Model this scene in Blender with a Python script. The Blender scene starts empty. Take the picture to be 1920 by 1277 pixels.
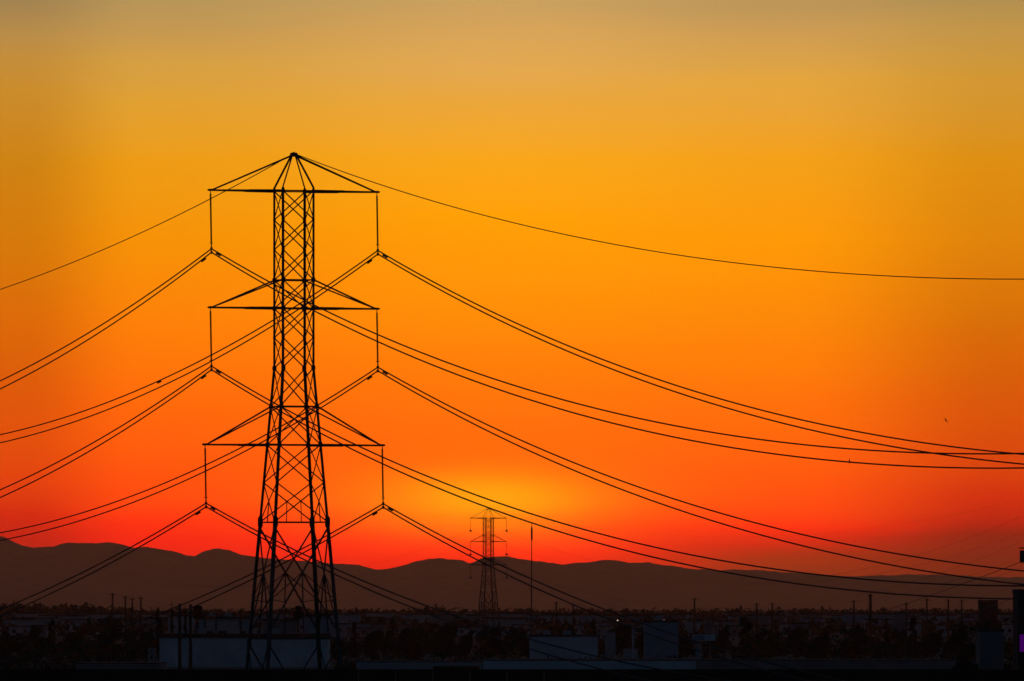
import bpy, bmesh, math, random
from mathutils import Vector, Matrix

random.seed(7)
S = bpy.context.scene
COL = S.collection
R = math.radians

# ------------------------------------------------------------------ camera
F = 19200.0            # focal length in photo pixels (photo 1920 wide)
CX, HY = 960.0, 1143.0  # image column straight ahead, row of the horizon
CAM_Z = 10.0
cam_d = bpy.data.cameras.new('camera')
cam = bpy.data.objects.new('camera', cam_d)
COL.objects.link(cam)
cam.location = (0, 0, CAM_Z)
cam.rotation_euler = (R(90), 0, 0)
cam_d.sensor_width = 36
cam_d.lens = 36 * F / 1920
cam_d.shift_y = (HY - 638.5) / 1920
cam_d.clip_start = 1
cam_d.clip_end = 120000
S.camera = cam

# ------------------------------------------------------------------ colour management
S.view_settings.view_transform = 'Standard'
S.view_settings.look = 'None'
S.view_settings.exposure = 0
S.view_settings.gamma = 1
S.render.film_transparent = False
S.cycles.use_denoising = True
S.cycles.denoiser = 'OPENIMAGEDENOISE'
S.cycles.max_bounces = 4
S.cycles.volume_bounces = 0


def lin(c):
    return tuple((v / 255 / 12.92) if v / 255 <= 0.04045 else ((v / 255 + 0.055) / 1.055) ** 2.4 for v in c)


# ------------------------------------------------------------------ sky (world): dusk dome with a sunset band low in the west
world = bpy.data.worlds.new('World')
S.world = world
world.use_nodes = True
nt = world.node_tree
nt.nodes.clear()
N = nt.nodes


def mth(op, a, b=None, c=None):
    n = N.new('ShaderNodeMath')
    n.operation = op
    for i, v in enumerate((a, b, c)):
        if v is None:
            continue
        if isinstance(v, (int, float)):
            n.inputs[i].default_value = v
        else:
            nt.links.new(v, n.inputs[i])
    return n.outputs[0]


def maprange(v, a, b, lo=0.0, hi=1.0, smooth=True):
    n = N.new('ShaderNodeMapRange')
    n.interpolation_type = 'SMOOTHSTEP' if smooth else 'LINEAR'
    n.inputs['From Min'].default_value = a
    n.inputs['From Max'].default_value = b
    n.inputs['To Min'].default_value = lo
    n.inputs['To Max'].default_value = hi
    nt.links.new(v, n.inputs['Value'])
    return n.outputs[0]


def mixc(fac, a, b, mode='MIX'):
    n = N.new('ShaderNodeMix')
    n.data_type = 'RGBA'
    n.blend_type = mode
    for sock, v in ((n.inputs[0], fac), (n.inputs[6], a), (n.inputs[7], b)):
        if isinstance(v, (int, float)):
            sock.default_value = v
        elif isinstance(v, tuple):
            sock.default_value = (*v, 1)
        else:
            nt.links.new(v, sock)
    return n.outputs[2]


tc = N.new('ShaderNodeTexCoord')
sep = N.new('ShaderNodeSeparateXYZ')
nt.links.new(tc.outputs['Generated'], sep.inputs[0])
elev = mth('MULTIPLY', mth('ARCSINE', sep.outputs['Z']), 180 / math.pi)
azim = mth('MULTIPLY', mth('ARCTAN2', sep.outputs['X'], sep.outputs['Y']), 180 / math.pi)
# slow uneven streaks, so that the bands are not ruled with a straightedge
nz = N.new('ShaderNodeTexNoise')
cmb = N.new('ShaderNodeCombineXYZ')
nt.links.new(mth('MULTIPLY', azim, 0.35), cmb.inputs[0])
nt.links.new(mth('MULTIPLY', elev, 3.2), cmb.inputs[1])
nt.links.new(cmb.outputs[0], nz.inputs['Vector'])
nz.inputs['Scale'].default_value = 1.3
nz.inputs['Detail'].default_value = 4
elev_w = mth('ADD', elev, mth('MULTIPLY', mth('SUBTRACT', nz.outputs['Fac'], 0.5), 0.14))
EMAX = 3.7
pos = mth('DIVIDE', elev_w, EMAX)

SKY = {
    40: [(6, (160, 130, 80)), (60, (184, 140, 72)), (150, (200, 140, 45)), (300, (205, 130, 15)), (450, (212, 120, 4)), (600, (218, 105, 0)),
         (700, (218, 90, 0)), (800, (222, 80, 0)), (900, (222, 60, 0)), (960, (205, 32, 0)), (1010, (185, 14, 0)), (1090, (150, 10, 0))],
    275: [(6, (182, 148, 88)), (60, (198, 152, 78)), (120, (212, 158, 66)), (200, (224, 160, 48)), (300, (236, 155, 18)), (450, (245, 145, 0)), (600, (252, 128, 0)),
          (750, (255, 105, 0)), (850, (255, 88, 0)), (930, (255, 68, 0)), (980, (252, 38, 0)), (1020, (238, 18, 0)), (1090, (190, 12, 0))],
    960: [(6, (202, 160, 94)), (60, (215, 164, 88)), (120, (226, 168, 80)), (200, (235, 166, 56)), (290, (248, 166, 26)), (400, (255, 160, 0)), (550, (255, 145, 0)), (650, (255, 130, 0)),
          (750, (255, 115, 0)), (850, (255, 102, 0)), (940, (255, 80, 0)), (990, (255, 52, 0)), (1025, (255, 24, 0)), (1090, (215, 10, 0))],
    1470: [(6, (188, 149, 88)), (60, (205, 156, 82)), (150, (226, 164, 62)), (300, (243, 160, 22)), (450, (254, 152, 0)), (600, (252, 135, 0)), (750, (255, 112, 0)),
           (850, (255, 95, 0)), (950, (255, 70, 0)), (992, (248, 38, 0)), (1022, (200, 26, 0)), (1045, (155, 36, 0)), (1075, (130, 36, 4))],
    1880: [(6, (176, 142, 80)), (60, (194, 149, 70)), (150, (208, 150, 50)), (300, (220, 142, 14)), (450, (222, 130, 4)), (600, (214, 110, 0)), (700, (214, 92, 0)),
           (800, (214, 77, 0)), (880, (212, 60, 0)), (930, (202, 38, 0)), (980, (170, 20, 0)), (1010, (128, 18, 0)), (1075, (98, 22, 2))],
}


def sky_ramp(rows):
    n = N.new('ShaderNodeValToRGB')
    pts = sorted((math.degrees(math.atan((HY - y) / F)) / EMAX, c) for y, c in rows)
    el = n.color_ramp.elements
    while len(el) < len(pts):
        el.new(0.5)
    for e, (p, c) in zip(el, pts):
        e.position = p
    for e, (p, c) in zip(el, pts):
        e.color = (*lin(c), 1)
    nt.links.new(pos, n.inputs['Fac'])
    return n.outputs['Color']


cols = sorted(SKY)
az_of = lambda x: math.degrees(math.atan((x - CX) / F))
acc = sky_ramp(SKY[cols[0]])
for a, b in zip(cols, cols[1:]):
    acc = mixc(maprange(azim, az_of(a), az_of(b)), acc, sky_ramp(SKY[b]))


def gauss(x, y, sx, sy):
    u = mth('DIVIDE', mth('SUBTRACT', azim, az_of(x)), math.degrees(sx / F))
    v = mth('DIVIDE', mth('SUBTRACT', elev_w, math.degrees((HY - y) / F)), math.degrees(sy / F))
    return mth('POWER', math.e, mth('MULTIPLY', mth('ADD', mth('MULTIPLY', u, u), mth('MULTIPLY', v, v)), -1.0))


acc = mixc(mth('MULTIPLY', gauss(880, 938, 310, 66), 0.62), acc, (*lin((255, 132, 0)),))
acc = mixc(mth('MULTIPLY', gauss(925, 935, 165, 44), 0.66), acc, (*lin((255, 178, 0)),))
# the rest of the dome: clear dusk, blue away from the sunset
sky = N.new('ShaderNodeTexSky')
sky.sky_type = 'NISHITA'
sky.sun_disc = False
sky.sun_elevation = R(0.6)
sky.sun_rotation = R(-0.1)
sky.air_density = 1.0
sky.dust_density = 1.5
sky.ozone_density = 3.0
dome = mixc(1.0, mixc(1.0, sky.outputs['Color'], (0.02, 0.02, 0.02), 'MULTIPLY'), (0.0075, 0.0195, 0.038), 'ADD')
f_el = maprange(elev, 3.8, 8.0)
f_az = maprange(mth('ABSOLUTE', azim), 3.2, 24.0)
away = mth('MAXIMUM', f_el, f_az)
acc = mixc(away, acc, dome)
# the low sky is seen (and shines) through the haze layer: its radiance above that layer is higher by the air's extinction
HAZE = 1.45e-5
HAZE_TOP, HAZE_END = 330.0, 50000.0
path = mth('MINIMUM', mth('DIVIDE', HAZE_TOP - CAM_Z, mth('TANGENT', mth('MAXIMUM', mth('MULTIPLY', elev, math.pi / 180), 0.0005))), HAZE_END)
boost = mth('POWER', math.e, mth('MULTIPLY', path, HAZE))
gain = N.new('ShaderNodeVectorMath')
gain.operation = 'SCALE'
nt.links.new(acc, gain.inputs[0])
nt.links.new(mth('ADD', mth('MULTIPLY', mth('SUBTRACT', boost, 1.0), mth('SUBTRACT', 1.0, away)), 1.0), gain.inputs['Scale'])
acc = gain.outputs[0]
bg = N.new('ShaderNodeBackground')
bg.inputs['Strength'].default_value = 1.0
nt.links.new(acc, bg.inputs['Color'])
wo = N.new('ShaderNodeOutputWorld')
nt.links.new(bg.outputs[0], wo.inputs['Surface'])

# the sun itself is down behind the hills: only a weak, very warm grazing glow is left
SUN_STRENGTH = 0.0


# ------------------------------------------------------------------ helpers
def at(x, y, depth):
    """point of the place seen at photo pixel (x, y) at this distance ahead"""
    return Vector(((x - CX) / F * depth, depth, CAM_Z + (HY - y) / F * depth))


def mat(name, c1, c2, scale=1.0, rough=0.8, metal=0.0, detail=4.0, bump=0.0):
    m = bpy.data.materials.new(name)
    m.use_nodes = True
    t = m.node_tree
    b = t.nodes['Principled BSDF']
    b.inputs['Roughness'].default_value = rough
    b.inputs['Metallic'].default_value = metal
    b.inputs['Specular IOR Level'].default_value = 0.25
    tcn = t.nodes.new('ShaderNodeTexCoord')
    n = t.nodes.new('ShaderNodeTexNoise')
    n.inputs['Scale'].default_value = scale
    n.inputs['Detail'].default_value = detail
    t.links.new(tcn.outputs['Object'], n.inputs['Vector'])
    r = t.nodes.new('ShaderNodeValToRGB')
    r.color_ramp.elements[0].position = 0.3
    r.color_ramp.elements[1].position = 0.7
    r.color_ramp.elements[0].color = (*c1, 1)
    r.color_ramp.elements[1].color = (*c2, 1)
    t.links.new(n.outputs['Fac'], r.inputs['Fac'])
    t.links.new(r.outputs['Color'], b.inputs['Base Color'])
    if bump:
        bp = t.nodes.new('ShaderNodeBump')
        bp.inputs['Strength'].default_value = bump
        t.links.new(n.outputs['Fac'], bp.inputs['Height'])
        t.links.new(bp.outputs['Normal'], b.inputs['Normal'])
    return m


def lamp_mat(name, col, strength):
    m = bpy.data.materials.new(name)
    m.use_nodes = True
    b = m.node_tree.nodes['Principled BSDF']
    b.inputs['Base Color'].default_value = (*col, 1)
    b.inputs['Emission Color'].default_value = (*col, 1)
    b.inputs['Emission Strength'].default_value = strength
    return m


M = dict(
    steel=mat('galvanised_steel', (0.045, 0.045, 0.045), (0.09, 0.09, 0.085), 2.0, 0.7, 0.0),
    insul=mat('brown_porcelain', (0.05, 0.03, 0.02), (0.08, 0.05, 0.03), 3.0, 0.5),
    cable=mat('weathered_cable', (0.03, 0.028, 0.026), (0.055, 0.05, 0.048), 1.0, 0.7),
    pale=mat('pale_wall_paint', (0.40, 0.42, 0.44), (0.62, 0.62, 0.62), 0.22, 0.85),
    cream=mat('greyish_wall_paint', (0.30, 0.30, 0.30), (0.40, 0.39, 0.37), 0.3, 0.85),
    bluepaint=mat('blue_grey_wall_paint', (0.20, 0.25, 0.30), (0.28, 0.32, 0.37), 0.3, 0.85),
    dim=mat('dull_grey_wall_paint', (0.15, 0.15, 0.15), (0.22, 0.22, 0.21), 0.3, 0.9),
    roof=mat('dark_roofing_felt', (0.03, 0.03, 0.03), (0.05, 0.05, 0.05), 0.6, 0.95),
    dark=mat('dark_brown_timber', (0.04, 0.03, 0.02), (0.07, 0.05, 0.04), 1.2, 0.9),
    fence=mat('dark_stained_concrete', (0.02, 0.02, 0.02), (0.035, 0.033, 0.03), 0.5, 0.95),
    seam=mat('pale_joint_mortar', (0.18, 0.18, 0.17), (0.25, 0.25, 0.23), 1.0, 0.9),
    leaf=mat('evergreen_foliage', (0.014, 0.022, 0.010), (0.034, 0.048, 0.022), 0.5, 0.9),
    palm=mat('palm_fronds', (0.022, 0.035, 0.015), (0.05, 0.06, 0.03), 0.6, 0.9),
    bark=mat('tree_bark', (0.04, 0.03, 0.02), (0.08, 0.06, 0.045), 2.0, 0.95),
    ground=mat('dry_city_ground', (0.03, 0.032, 0.028), (0.07, 0.065, 0.055), 0.02, 0.95),
    hill=mat('chaparral_hillside', (0.035, 0.035, 0.025), (0.085, 0.07, 0.05), 0.004, 0.95),
    feather=mat('dark_feathers', (0.02, 0.02, 0.022), (0.05, 0.045, 0.04), 8.0, 0.7),
    lens=lamp_mat('street_lamp_glow', (1.0, 0.72, 0.62), 0.9),
    lens_dim=lamp_mat('dim_pink_lamp_glow', (1.0, 0.42, 0.42), 0.10),
    purple=lamp_mat('purple_sign_glow', (0.6, 0.0, 1.0), 0.06),
)


def tag(o, label=None, cat=None, group=None, kind=None):
    for k, v in (('label', label), ('category', cat), ('group', group), ('kind', kind)):
        if v:
            o[k] = v
    return o


def empty(name, loc, label, cat, group=None, rz=0.0):
    o = bpy.data.objects.new(name, None)
    COL.objects.link(o)
    o.location = loc
    o.rotation_euler = (0, 0, rz)
    o.empty_display_size = 0.5
    return tag(o, label, cat, group)


class MB:
    """collects vertices and faces of ONE mesh"""

    def __init__(self):
        self.v, self.f, self.mi, self.cur = [], [], [], 0

    def add(self, vs, fs):
        o = len(self.v)
        self.v += [tuple(p) for p in vs]
        for f in fs:
            self.f.append([i + o for i in f])
            self.mi.append(self.cur)

    def box(self, x0, x1, y0, y1, z0, z1):
        self.add([(x0, y0, z0), (x1, y0, z0), (x1, y1, z0), (x0, y1, z0), (x0, y0, z1), (x1, y0, z1), (x1, y1, z1), (x0, y1, z1)],
                 [(3, 2, 1, 0), (4, 5, 6, 7), (0, 1, 5, 4), (1, 2, 6, 5), (2, 3, 7, 6), (3, 0, 4, 7)])

    def angle(self, p0, p1, w, t=0.16, flip=1):
        """an L-section steel angle from p0 to p1, leg width w"""
        p0, p1 = Vector(p0), Vector(p1)
        d = (p1 - p0).normalized()
        u = d.cross(Vector((0, 0, 1)))
        if u.length < 0.05:
            u = Vector((1, 0, 0))
        u = (u.normalized()) * flip
        v = d.cross(u)
        tt = max(w * t, 0.012)
        prof = [(0, 0), (w, 0), (w, tt), (tt, tt), (tt, w), (0, w)]
        prof = [(a - w * 0.35, b - w * 0.35) for a, b in prof]
        vs = [p + u * a + v * b for p in (p0, p1) for a, b in prof]
        fs = [(i, (i + 1) % 6, 6 + (i + 1) % 6, 6 + i) for i in range(6)] + [(5, 4, 3, 2, 1, 0), (6, 7, 8, 9, 10, 11)]
        self.add(vs, fs)

    def tube(self, pts, r, n=8, cap=True):
        pts = [Vector(p) for p in pts]
        rs = r if isinstance(r, (list, tuple)) else [r] * len(pts)
        base = len(self.v)
        prev = None
        for i, p in enumerate(pts):
            d = (pts[min(i + 1, len(pts) - 1)] - pts[max(i - 1, 0)]).normalized()
            u = d.cross(Vector((0, 0, 1))) if abs(d.z) < 0.95 else d.cross(Vector((0, 1, 0)))
            u.normalize()
            if prev is not None and u.dot(prev) < 0:
                u = -u
            prev = u
            w = d.cross(u)
            for k in range(n):
                a = 2 * math.pi * k / n
                self.v.append(tuple(p + (u * math.cos(a) + w * math.sin(a)) * rs[i]))
        for i in range(len(pts) - 1):
            for k in range(n):
                a, b = base + i * n + k, base + i * n + (k + 1) % n
                self.f.append([a, b, b + n, a + n])
                self.mi.append(self.cur)
        if cap:
            self.f.append([base + k for k in range(n)][::-1])
            self.f.append([base + (len(pts) - 1) * n + k for k in range(n)])
            self.mi += [self.cur, self.cur]

    def plate(self, c, u, v, hu, hv, t):
        """a flat plate centred at c spanning u, v, thickness t"""
        c, u, v = Vector(c), Vector(u).normalized(), Vector(v).normalized()
        w = u.cross(v)
        vs = [c + u * a * hu + v * b * hv + w * s * t / 2 for s in (-1, 1) for a, b in ((-1, -0.6), (-0.6, -1), (0.6, -1), (1, -0.6), (1, 0.6), (0.6, 1), (-0.6, 1), (-1, 0.6))]
        self.add(vs, [tuple(range(7, -1, -1)), tuple(range(8, 16))] + [(i, (i + 1) % 8, 8 + (i + 1) % 8, 8 + i) for i in range(8)])

    def build(self, name, mats, parent=None, smooth=False, loc=None):
        me = bpy.data.meshes.new(name)
        me.from_pydata(self.v, [], self.f)
        for m in (mats if isinstance(mats, (list, tuple)) else [mats]):
            me.materials.append(m)
        if any(self.mi):
            me.polygons.foreach_set('material_index', self.mi)
        if smooth:
            me.polygons.foreach_set('use_smooth', [True] * len(me.polygons))
        me.update()
        o = bpy.data.objects.new(name, me)
        COL.objects.link(o)
        o.parent = parent
        if loc is not None:
            o.location = loc
        return o


def children(o):
    return [c for c in list(COL.objects) if c.parent == o]


def copy_tree(o, parent=None):
    c = o.copy()
    COL.objects.link(c)
    c.parent = parent
    for ch in children(o):
        copy_tree(ch, c)
    return c


# ------------------------------------------------------------------ ground and hills
g = MB()
nx = 60
xs = [-60000 + 120000 * i / nx for i in range(nx + 1)]
ys = [-3000, -300, 0, 200, 500, 900, 1400, 2000, 2800, 3800, 5000, 7000, 9000, 12000, 16000, 22000, 30000, 40000, 52000, 70000]
for y in ys:
    for x in xs:
        g.v.append((x, y, 0.0))
for j in range(len(ys) - 1):
    for i in range(nx):
        a = j * (nx + 1) + i
        g.f.append([a, a + 1, a + nx + 2, a + nx + 1])
        g.mi.append(0)
tag(g.build('ground', M['ground']), kind='structure')

RIDGE = [(0, 1005), (10, 1008), (25, 1016), (40, 1023), (60, 1026), (100, 1025), (115, 1019), (130, 1017), (160, 1019), (200, 1017), (225, 1020), (250, 1027), (275, 1025),
         (300, 1029), (330, 1035), (350, 1041), (365, 1042), (375, 1037), (395, 1030), (410, 1028), (430, 1032), (445, 1038), (455, 1041), (475, 1043), (500, 1047),
         (550, 1051), (600, 1054), (640, 1057), (670, 1059), (690, 1065), (705, 1068), (730, 1066), (755, 1061), (775, 1053), (800, 1049), (820, 1046), (850, 1048), (865, 1050),
         (880, 1055), (890, 1053), (900, 1048), (915, 1044), (950, 1043), (975, 1048), (1000, 1052), (1030, 1054), (1055, 1058), (1080, 1056), (1110, 1054), (1125, 1051),
         (1140, 1049), (1165, 1052), (1180, 1055), (1215, 1055), (1240, 1059), (1265, 1062), (1300, 1066), (1340, 1069), (1355, 1070), (1380, 1068), (1420, 1069), (1450, 1071),
         (1480, 1073), (1530, 1078), (1600, 1080), (1650, 1079), (1690, 1078), (1720, 1077), (1780, 1079), (1850, 1081), (1920, 1083)]


def ridge_y(x):
    if x < 0:
        return 1005 + 22 * math.sin(x / 170.0) + 9 * math.sin(x / 61.0)
    if x > 1920:
        return 1083 + 12 * math.sin((x - 1920) / 210.0) + 5 * math.sin((x - 1920) / 47.0)
    for (x0, y0), (x1, y1) in zip(RIDGE, RIDGE[1:]):
        if x0 <= x <= x1:
            return y0 + (y1 - y0) * (x - x0) / (x1 - x0)
    return 1083


from mathutils import noise as mnoise
HILL_D = 40000.0
h = MB()
cols_x = [-1900 + 4 * i for i in range(1435)]
prof = [(-8000, 0.0), (-6400, 0.10), (-5100, 0.22), (-3800, 0.40), (-2400, 0.62), (-1300, 0.80), (-550, 0.92), (-200, 0.97), (0, 1.0), (250, 0.96), (900, 0.85), (2600, 0.6), (5200, 0.25), (8000, 0.0)]
for px in cols_x:
    top = CAM_Z + (HY - ridge_y(px)) / F * HILL_D
    wx = (px - CX) / F * HILL_D
    for dy, k in prof:
        wob = 1.0
        zz = top * k
        if 0 < k < 1.0:
            spur = mnoise.noise(Vector((wx / 730.0, dy / 2000.0, 3.1))) * 0.5 + mnoise.noise(Vector((wx / 260.0, dy / 1100.0, 9.7))) * 0.22
            zz = max(0.0, top * (k + spur * 0.55 * min(k, 1 - k)))
        if dy == 0:
            zz += mnoise.noise(Vector((wx / 75.0, 0.0, 1.7))) * 3.6 + mnoise.noise(Vector((wx / 26.0, 0.0, 5.2))) * 2.4
        # each column fans out from the camera's ground point so that slopes keep their heading
        h.v.append((wx, HILL_D + dy, zz - 0.5 if k == 0 else zz))
m = len(prof)
for i in range(len(cols_x) - 1):
    for j in range(m - 1):
        a = i * m + j
        h.f.append([a, a + m, a + m + 1, a + 1])
        h.mi.append(0)
tag(h.build('hills', M['hill'], smooth=True), kind='structure')

# ------------------------------------------------------------------ lattice towers
P = 24.0
D1, TH1 = 800.0, R(17)
D2, TH2 = 3600.0, R(20)


def zpx(y):
    return CAM_Z + (HY - y) / P


SPEC_MAIN = dict(
    w_top=2.52, z_bend=zpx(690), slope=0.149,
    nodes=[zpx(v) for v in (358, 412, 468, 525, 578, 633, 690, 762, 834, 905, 979)],
    z_hip=zpx(1073), z_low=zpx(1197), z_foot=zpx(1320),
    arms=[(zpx(358), 160, 155, None, 0.13), (zpx(577.5), 160, 155, zpx(525), 0.13), (zpx(834), 170, 165, zpx(762), 0.13)],
    z_peak=zpx(290), string=(110, 116), leg=(0.17, 0.27), brace=0.085)
SPEC_FAR = dict(
    w_top=2.95, z_bend=25.9, slope=0.15,
    nodes=[42.2, 40.15, 38.1, 36.0, 33.95, 31.9, 29.9, 27.9, 25.9, 22.6, 17.6],
    z_hip=13.2, z_low=8.0, z_foot=2.8,
    arms=[(42.2, 156, 152, None, 0.26), (33.95, 156, 152, 36.4, 0.2), (25.8, 156, 152, 27.9, 0.26)],
    z_peak=45.6, string=(106, 112), leg=(0.27, 0.38), brace=0.12)


def make_tower(spec, loc, th, name, label):
    root = empty(name, loc, label, 'pylon', None, th)
    W = lambda z: spec['w_top'] if z >= spec['z_bend'] else spec['w_top'] + spec['slope'] * (spec['z_bend'] - z)
    corner = lambda sx, sy, z: Vector((sx * W(z) / 2, sy * W(z) / 2, z))
    nodes = spec['nodes']
    zt = nodes[0]
    heavy = {3, 4, 6, 7, 8, 10}
    # four legs, each with its gusset plates and a concrete footing
    for sx, sy in ((-1, -1), (1, -1), (1, 1), (-1, 1)):
        b = MB()
        zs = [zt + 0.25, spec['z_bend'], nodes[-1], spec['z_low'], 0.35]
        ws = [spec['leg'][0], spec['leg'][0], spec['leg'][0] * 1.2, spec['leg'][1], spec['leg'][1]]
        for i in range(4):
            p, q = corner(sx, sy, zs[i]), corner(sx, sy, zs[i + 1])
            w = ws[i + 1]
            d = (q - p).normalized()
            u = Vector((-sx, 0, 0)); v = Vector((0, -sy, 0)); t = 0.03
            pr = [(0, 0), (w, 0), (w, t), (t, t), (t, w), (0, w)]
            vs = [e + u * (a - w * .3) + v * (c - w * .3) for e in (p, q) for a, c in pr]
            b.add(vs, [(k, (k + 1) % 6, 6 + (k + 1) % 6, 6 + k) for k in range(6)] + [(5, 4, 3, 2, 1, 0), (6, 7, 8, 9, 10, 11)])
        for i, z in enumerate(nodes[:11] + [spec['z_low'] - 0.35]):
            s = 0.13 if i not in heavy else 0.2
            if i == 10:
                s = 0.24
            if i == 11:
                s = 0.2
            c = corner(sx, sy, z)
            k = 1.0 if i < 9 else 1.9
            b.plate(c + Vector((-sx * 0.05, sy * 0.04, 0)), (1, 0, 0), (0, 0, 1), s * 0.85, s * k, 0.03)
            b.plate(c + Vector((sx * 0.04, -sy * 0.05, 0)), (0, 1, 0), (0, 0, 1), s * 0.85, s * k, 0.03)
        b.build('leg', M['steel'], root)
        f = MB()
        c = corner(sx, sy, 0)
        f.tube([(c.x, c.y, -0.3), (c.x, c.y, 0.4)], 0.5, 16)
        f.build('footing', M['seam'], root)
    # one braced panel per face
    br = spec['brace']
    faces = [((-1, -1), (1, -1)), ((1, -1), (1, 1)), ((1, 1), (-1, 1)), ((-1, 1), (-1, -1))]
    for (a, c) in faces:
        b = MB()
        A = lambda z: corner(*a, z)
        C = lambda z: corner(*c, z)
        mid = lambda z: (A(z) + C(z)) / 2
        for i in range(10):
            z0, z1 = nodes[i], nodes[i + 1]
            b.angle(A(z0), C(z1), br)
            b.angle(C(z0), A(z1), br, flip=-1)
        for i in (0, 3, 4, 7, 8, 10):
            b.angle(A(nodes[i]), C(nodes[i]), br * 1.15)
        # hanger from the lowest crossing to the waist horizontal
        zc = nodes[9] + (nodes[10] - nodes[9]) * W(nodes[9]) / (W(nodes[9]) + W(nodes[10]))
        b.angle(mid(zc), mid(nodes[10]), 0.07)
        zh, zl, zf = spec['z_hip'], spec['z_low'], spec['z_foot']
        top, low = nodes[10] - 0.35, zl + 0.5
        bb = br * 1.35
        b.angle(A(top), mid(zh), bb); b.angle(C(top), mid(zh), bb)
        b.angle(mid(zh), C(low), bb); b.angle(mid(zh), A(low), bb)
        b.angle(mid(zh), mid(zl), br * 1.2)
        zr = zh - (zh - zl) * 0.41
        b.angle(mid(zh), A(zr), br * 0.8); b.angle(mid(zh), C(zr), br * 0.8)
        q = (mid(zh) + A(low)) / 2
        b.angle(q, A(zr), br * 0.7)
        q = (mid(zh) + C(low)) / 2
        b.angle(q, C(zr), br * 0.7)
        b.angle(A(zl), C(zl), bb)
        b.angle(A(zl - 0.4), mid(zf), bb); b.angle(C(zl - 0.4), mid(zf), bb)
        b.angle(A(zf), C(zf), br)
        b.angle(mid(zf), A(0.6), br); b.angle(mid(zf), C(0.6), br)
        b.build('lattice_panel', M['steel'], root)
    # peak
    b = MB()
    zp = spec['z_peak']
    for sx, sy in ((-1, -1), (1, -1), (1, 1), (-1, 1)):
        b.angle(corner(sx, sy, zt + 0.2), (sx * 0.14, sy * 0.14, zp), 0.12)
    b.plate((0, 0, zp), (1, 0, 0), (0, 0, 1), 0.28, 0.16, 0.3)
    b.tube([(0, 0, zp - 0.1), (0, 0, zp + 0.22)], 0.07, 8)
    b.build('peak', M['steel'], root)
    # crossarms with their tie rods and insulator strings
    pts = {}
    for lvl, (za, tip, hang, zt_, wd) in enumerate(spec['arms']):
        for s in (-1, 1):
            L = s * tip / P / math.cos(th)
            H = s * hang / P / math.cos(th)
            b = MB()
            w0 = W(za) / 2
            near, far = Vector((s * w0, -w0, za)), Vector((s * w0, w0, za))
            end = Vector((L, 0, za))
            for r_ in (near, far):
                m1 = r_.lerp(end, 0.45)
                b.angle(r_, m1, wd * 1.35); b.angle(m1, end + Vector((0, (r_.y > 0) * 0.08 - 0.04, 0)), wd)
            # plan lacing
            for k in range(5):
                t0, t1 = k / 5.5, (k + 1) / 5.5
                b.angle(near.lerp(end, t0), far.lerp(end, t1), 0.07)
                b.angle(far.lerp(end, t1), near.lerp(end, t1), 0.06)
            b.plate(end + Vector((-s * 0.3, 0, 0)), (1, 0, 0), (0, 0, 1), 0.3, 0.085, 0.12)
            arm = b.build('crossarm', M['steel'], root)
            tb = MB()
            tie = Vector((H - s * 0.22, 0, za + 0.06))
            if zt_ is None:
                for sy in (-1, 1):
                    tb.angle((s * 0.16, sy * 0.14, zp - 0.05), tie, 0.12)
            else:
                for sy in (-1, 1):
                    tb.angle(corner(s, sy, zt_), tie, 0.11)
            tb.build('tie_rod', M['steel'], arm)
            # string of discs, corona ring, yoke and clamps
            b = MB()
            top = Vector((H, 0, za - 0.05)); n0, n1 = spec['string']
            zb = za - n0 / P
            dr = 0.08
            ax = lambda z: Vector((H + dr * (za - z) / (za - zb), 0, z))
            b.tube([top, ax(za - 0.3)], 0.035, 6)
            ps, rs = [], []
            z = za - 0.3
            zend = zb + 0.42
            nd = 34
            st = (z - zend) / nd
            for k in range(nd):
                for fr, rr in ((0.0, 0.055), (0.25, 0.055), (0.42, 0.08), (0.8, 0.076), (0.9, 0.055)):
                    ps.append(ax(z - st * (k + fr))); rs.append(rr)
            ps.append(ax(zend)); rs.append(0.035)
            b.tube(ps, rs, 8)
            ins = b.build('insulator_string', M['insul'], root)
            b = MB()
            ring = [ax(zend + 0.02) + Vector((0.13 * math.cos(t), 0.13 * math.sin(t), 0)) for t in [2 * math.pi * q / 12 for q in range(13)]]
            b.tube(ring, 0.03, 6, cap=False)
            for q in range(2):
                b.tube([ring[q * 6], ax(zend + 0.02)], 0.02, 5)
            b.build('corona_ring', M['steel'], ins)
            b = MB()
            b.tube([ax(zend), ax(zb - 0.42)], 0.05, 6)
            b.plate(ax(zb + 0.02), (1, 0, 0), (0, 0, 1), 0.06, 0.1, 0.3)
            b.plate(ax(zb - 0.28), (1, 0, 0), (0, 0, 1), 0.06, 0.1, 0.3)
            if name.startswith('distant'):
                b.plate(ax(zb - 0.1), (1, 0, 0), (0, 0, 1), 0.34, 0.34, 0.34)
            b.build('yoke_clamp', M['steel'], ins)
            pts[lvl, s] = (root.matrix_basis @ ax(zb), root.matrix_basis @ ax(zb - 0.28)) if False else (ax(zb), ax(zb - 0.28))
    Rm = Matrix.Translation(Vector(loc)) @ Matrix.Rotation(th, 4, 'Z')
    wp = {k: tuple(Rm @ q for q in v) for k, v in pts.items()}
    wp['peak'] = Rm @ Vector((0, 0, zp + 0.1))
    return root, wp


loc1 = ((551 - CX) / F * D1, D1, 0)
tower1, wp1 = make_tower(SPEC_MAIN, loc1, TH1, 'transmission_tower', 'tall dark steel lattice pylon standing in front of the pale warehouse')
loc2 = ((915.7 - CX) / F * D2, D2, 0)
tower2, wp2 = make_tower(SPEC_FAR, loc2, TH2, 'distant_transmission_tower', 'small faint lattice pylon rising against the hills below the sunset glow')

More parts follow.
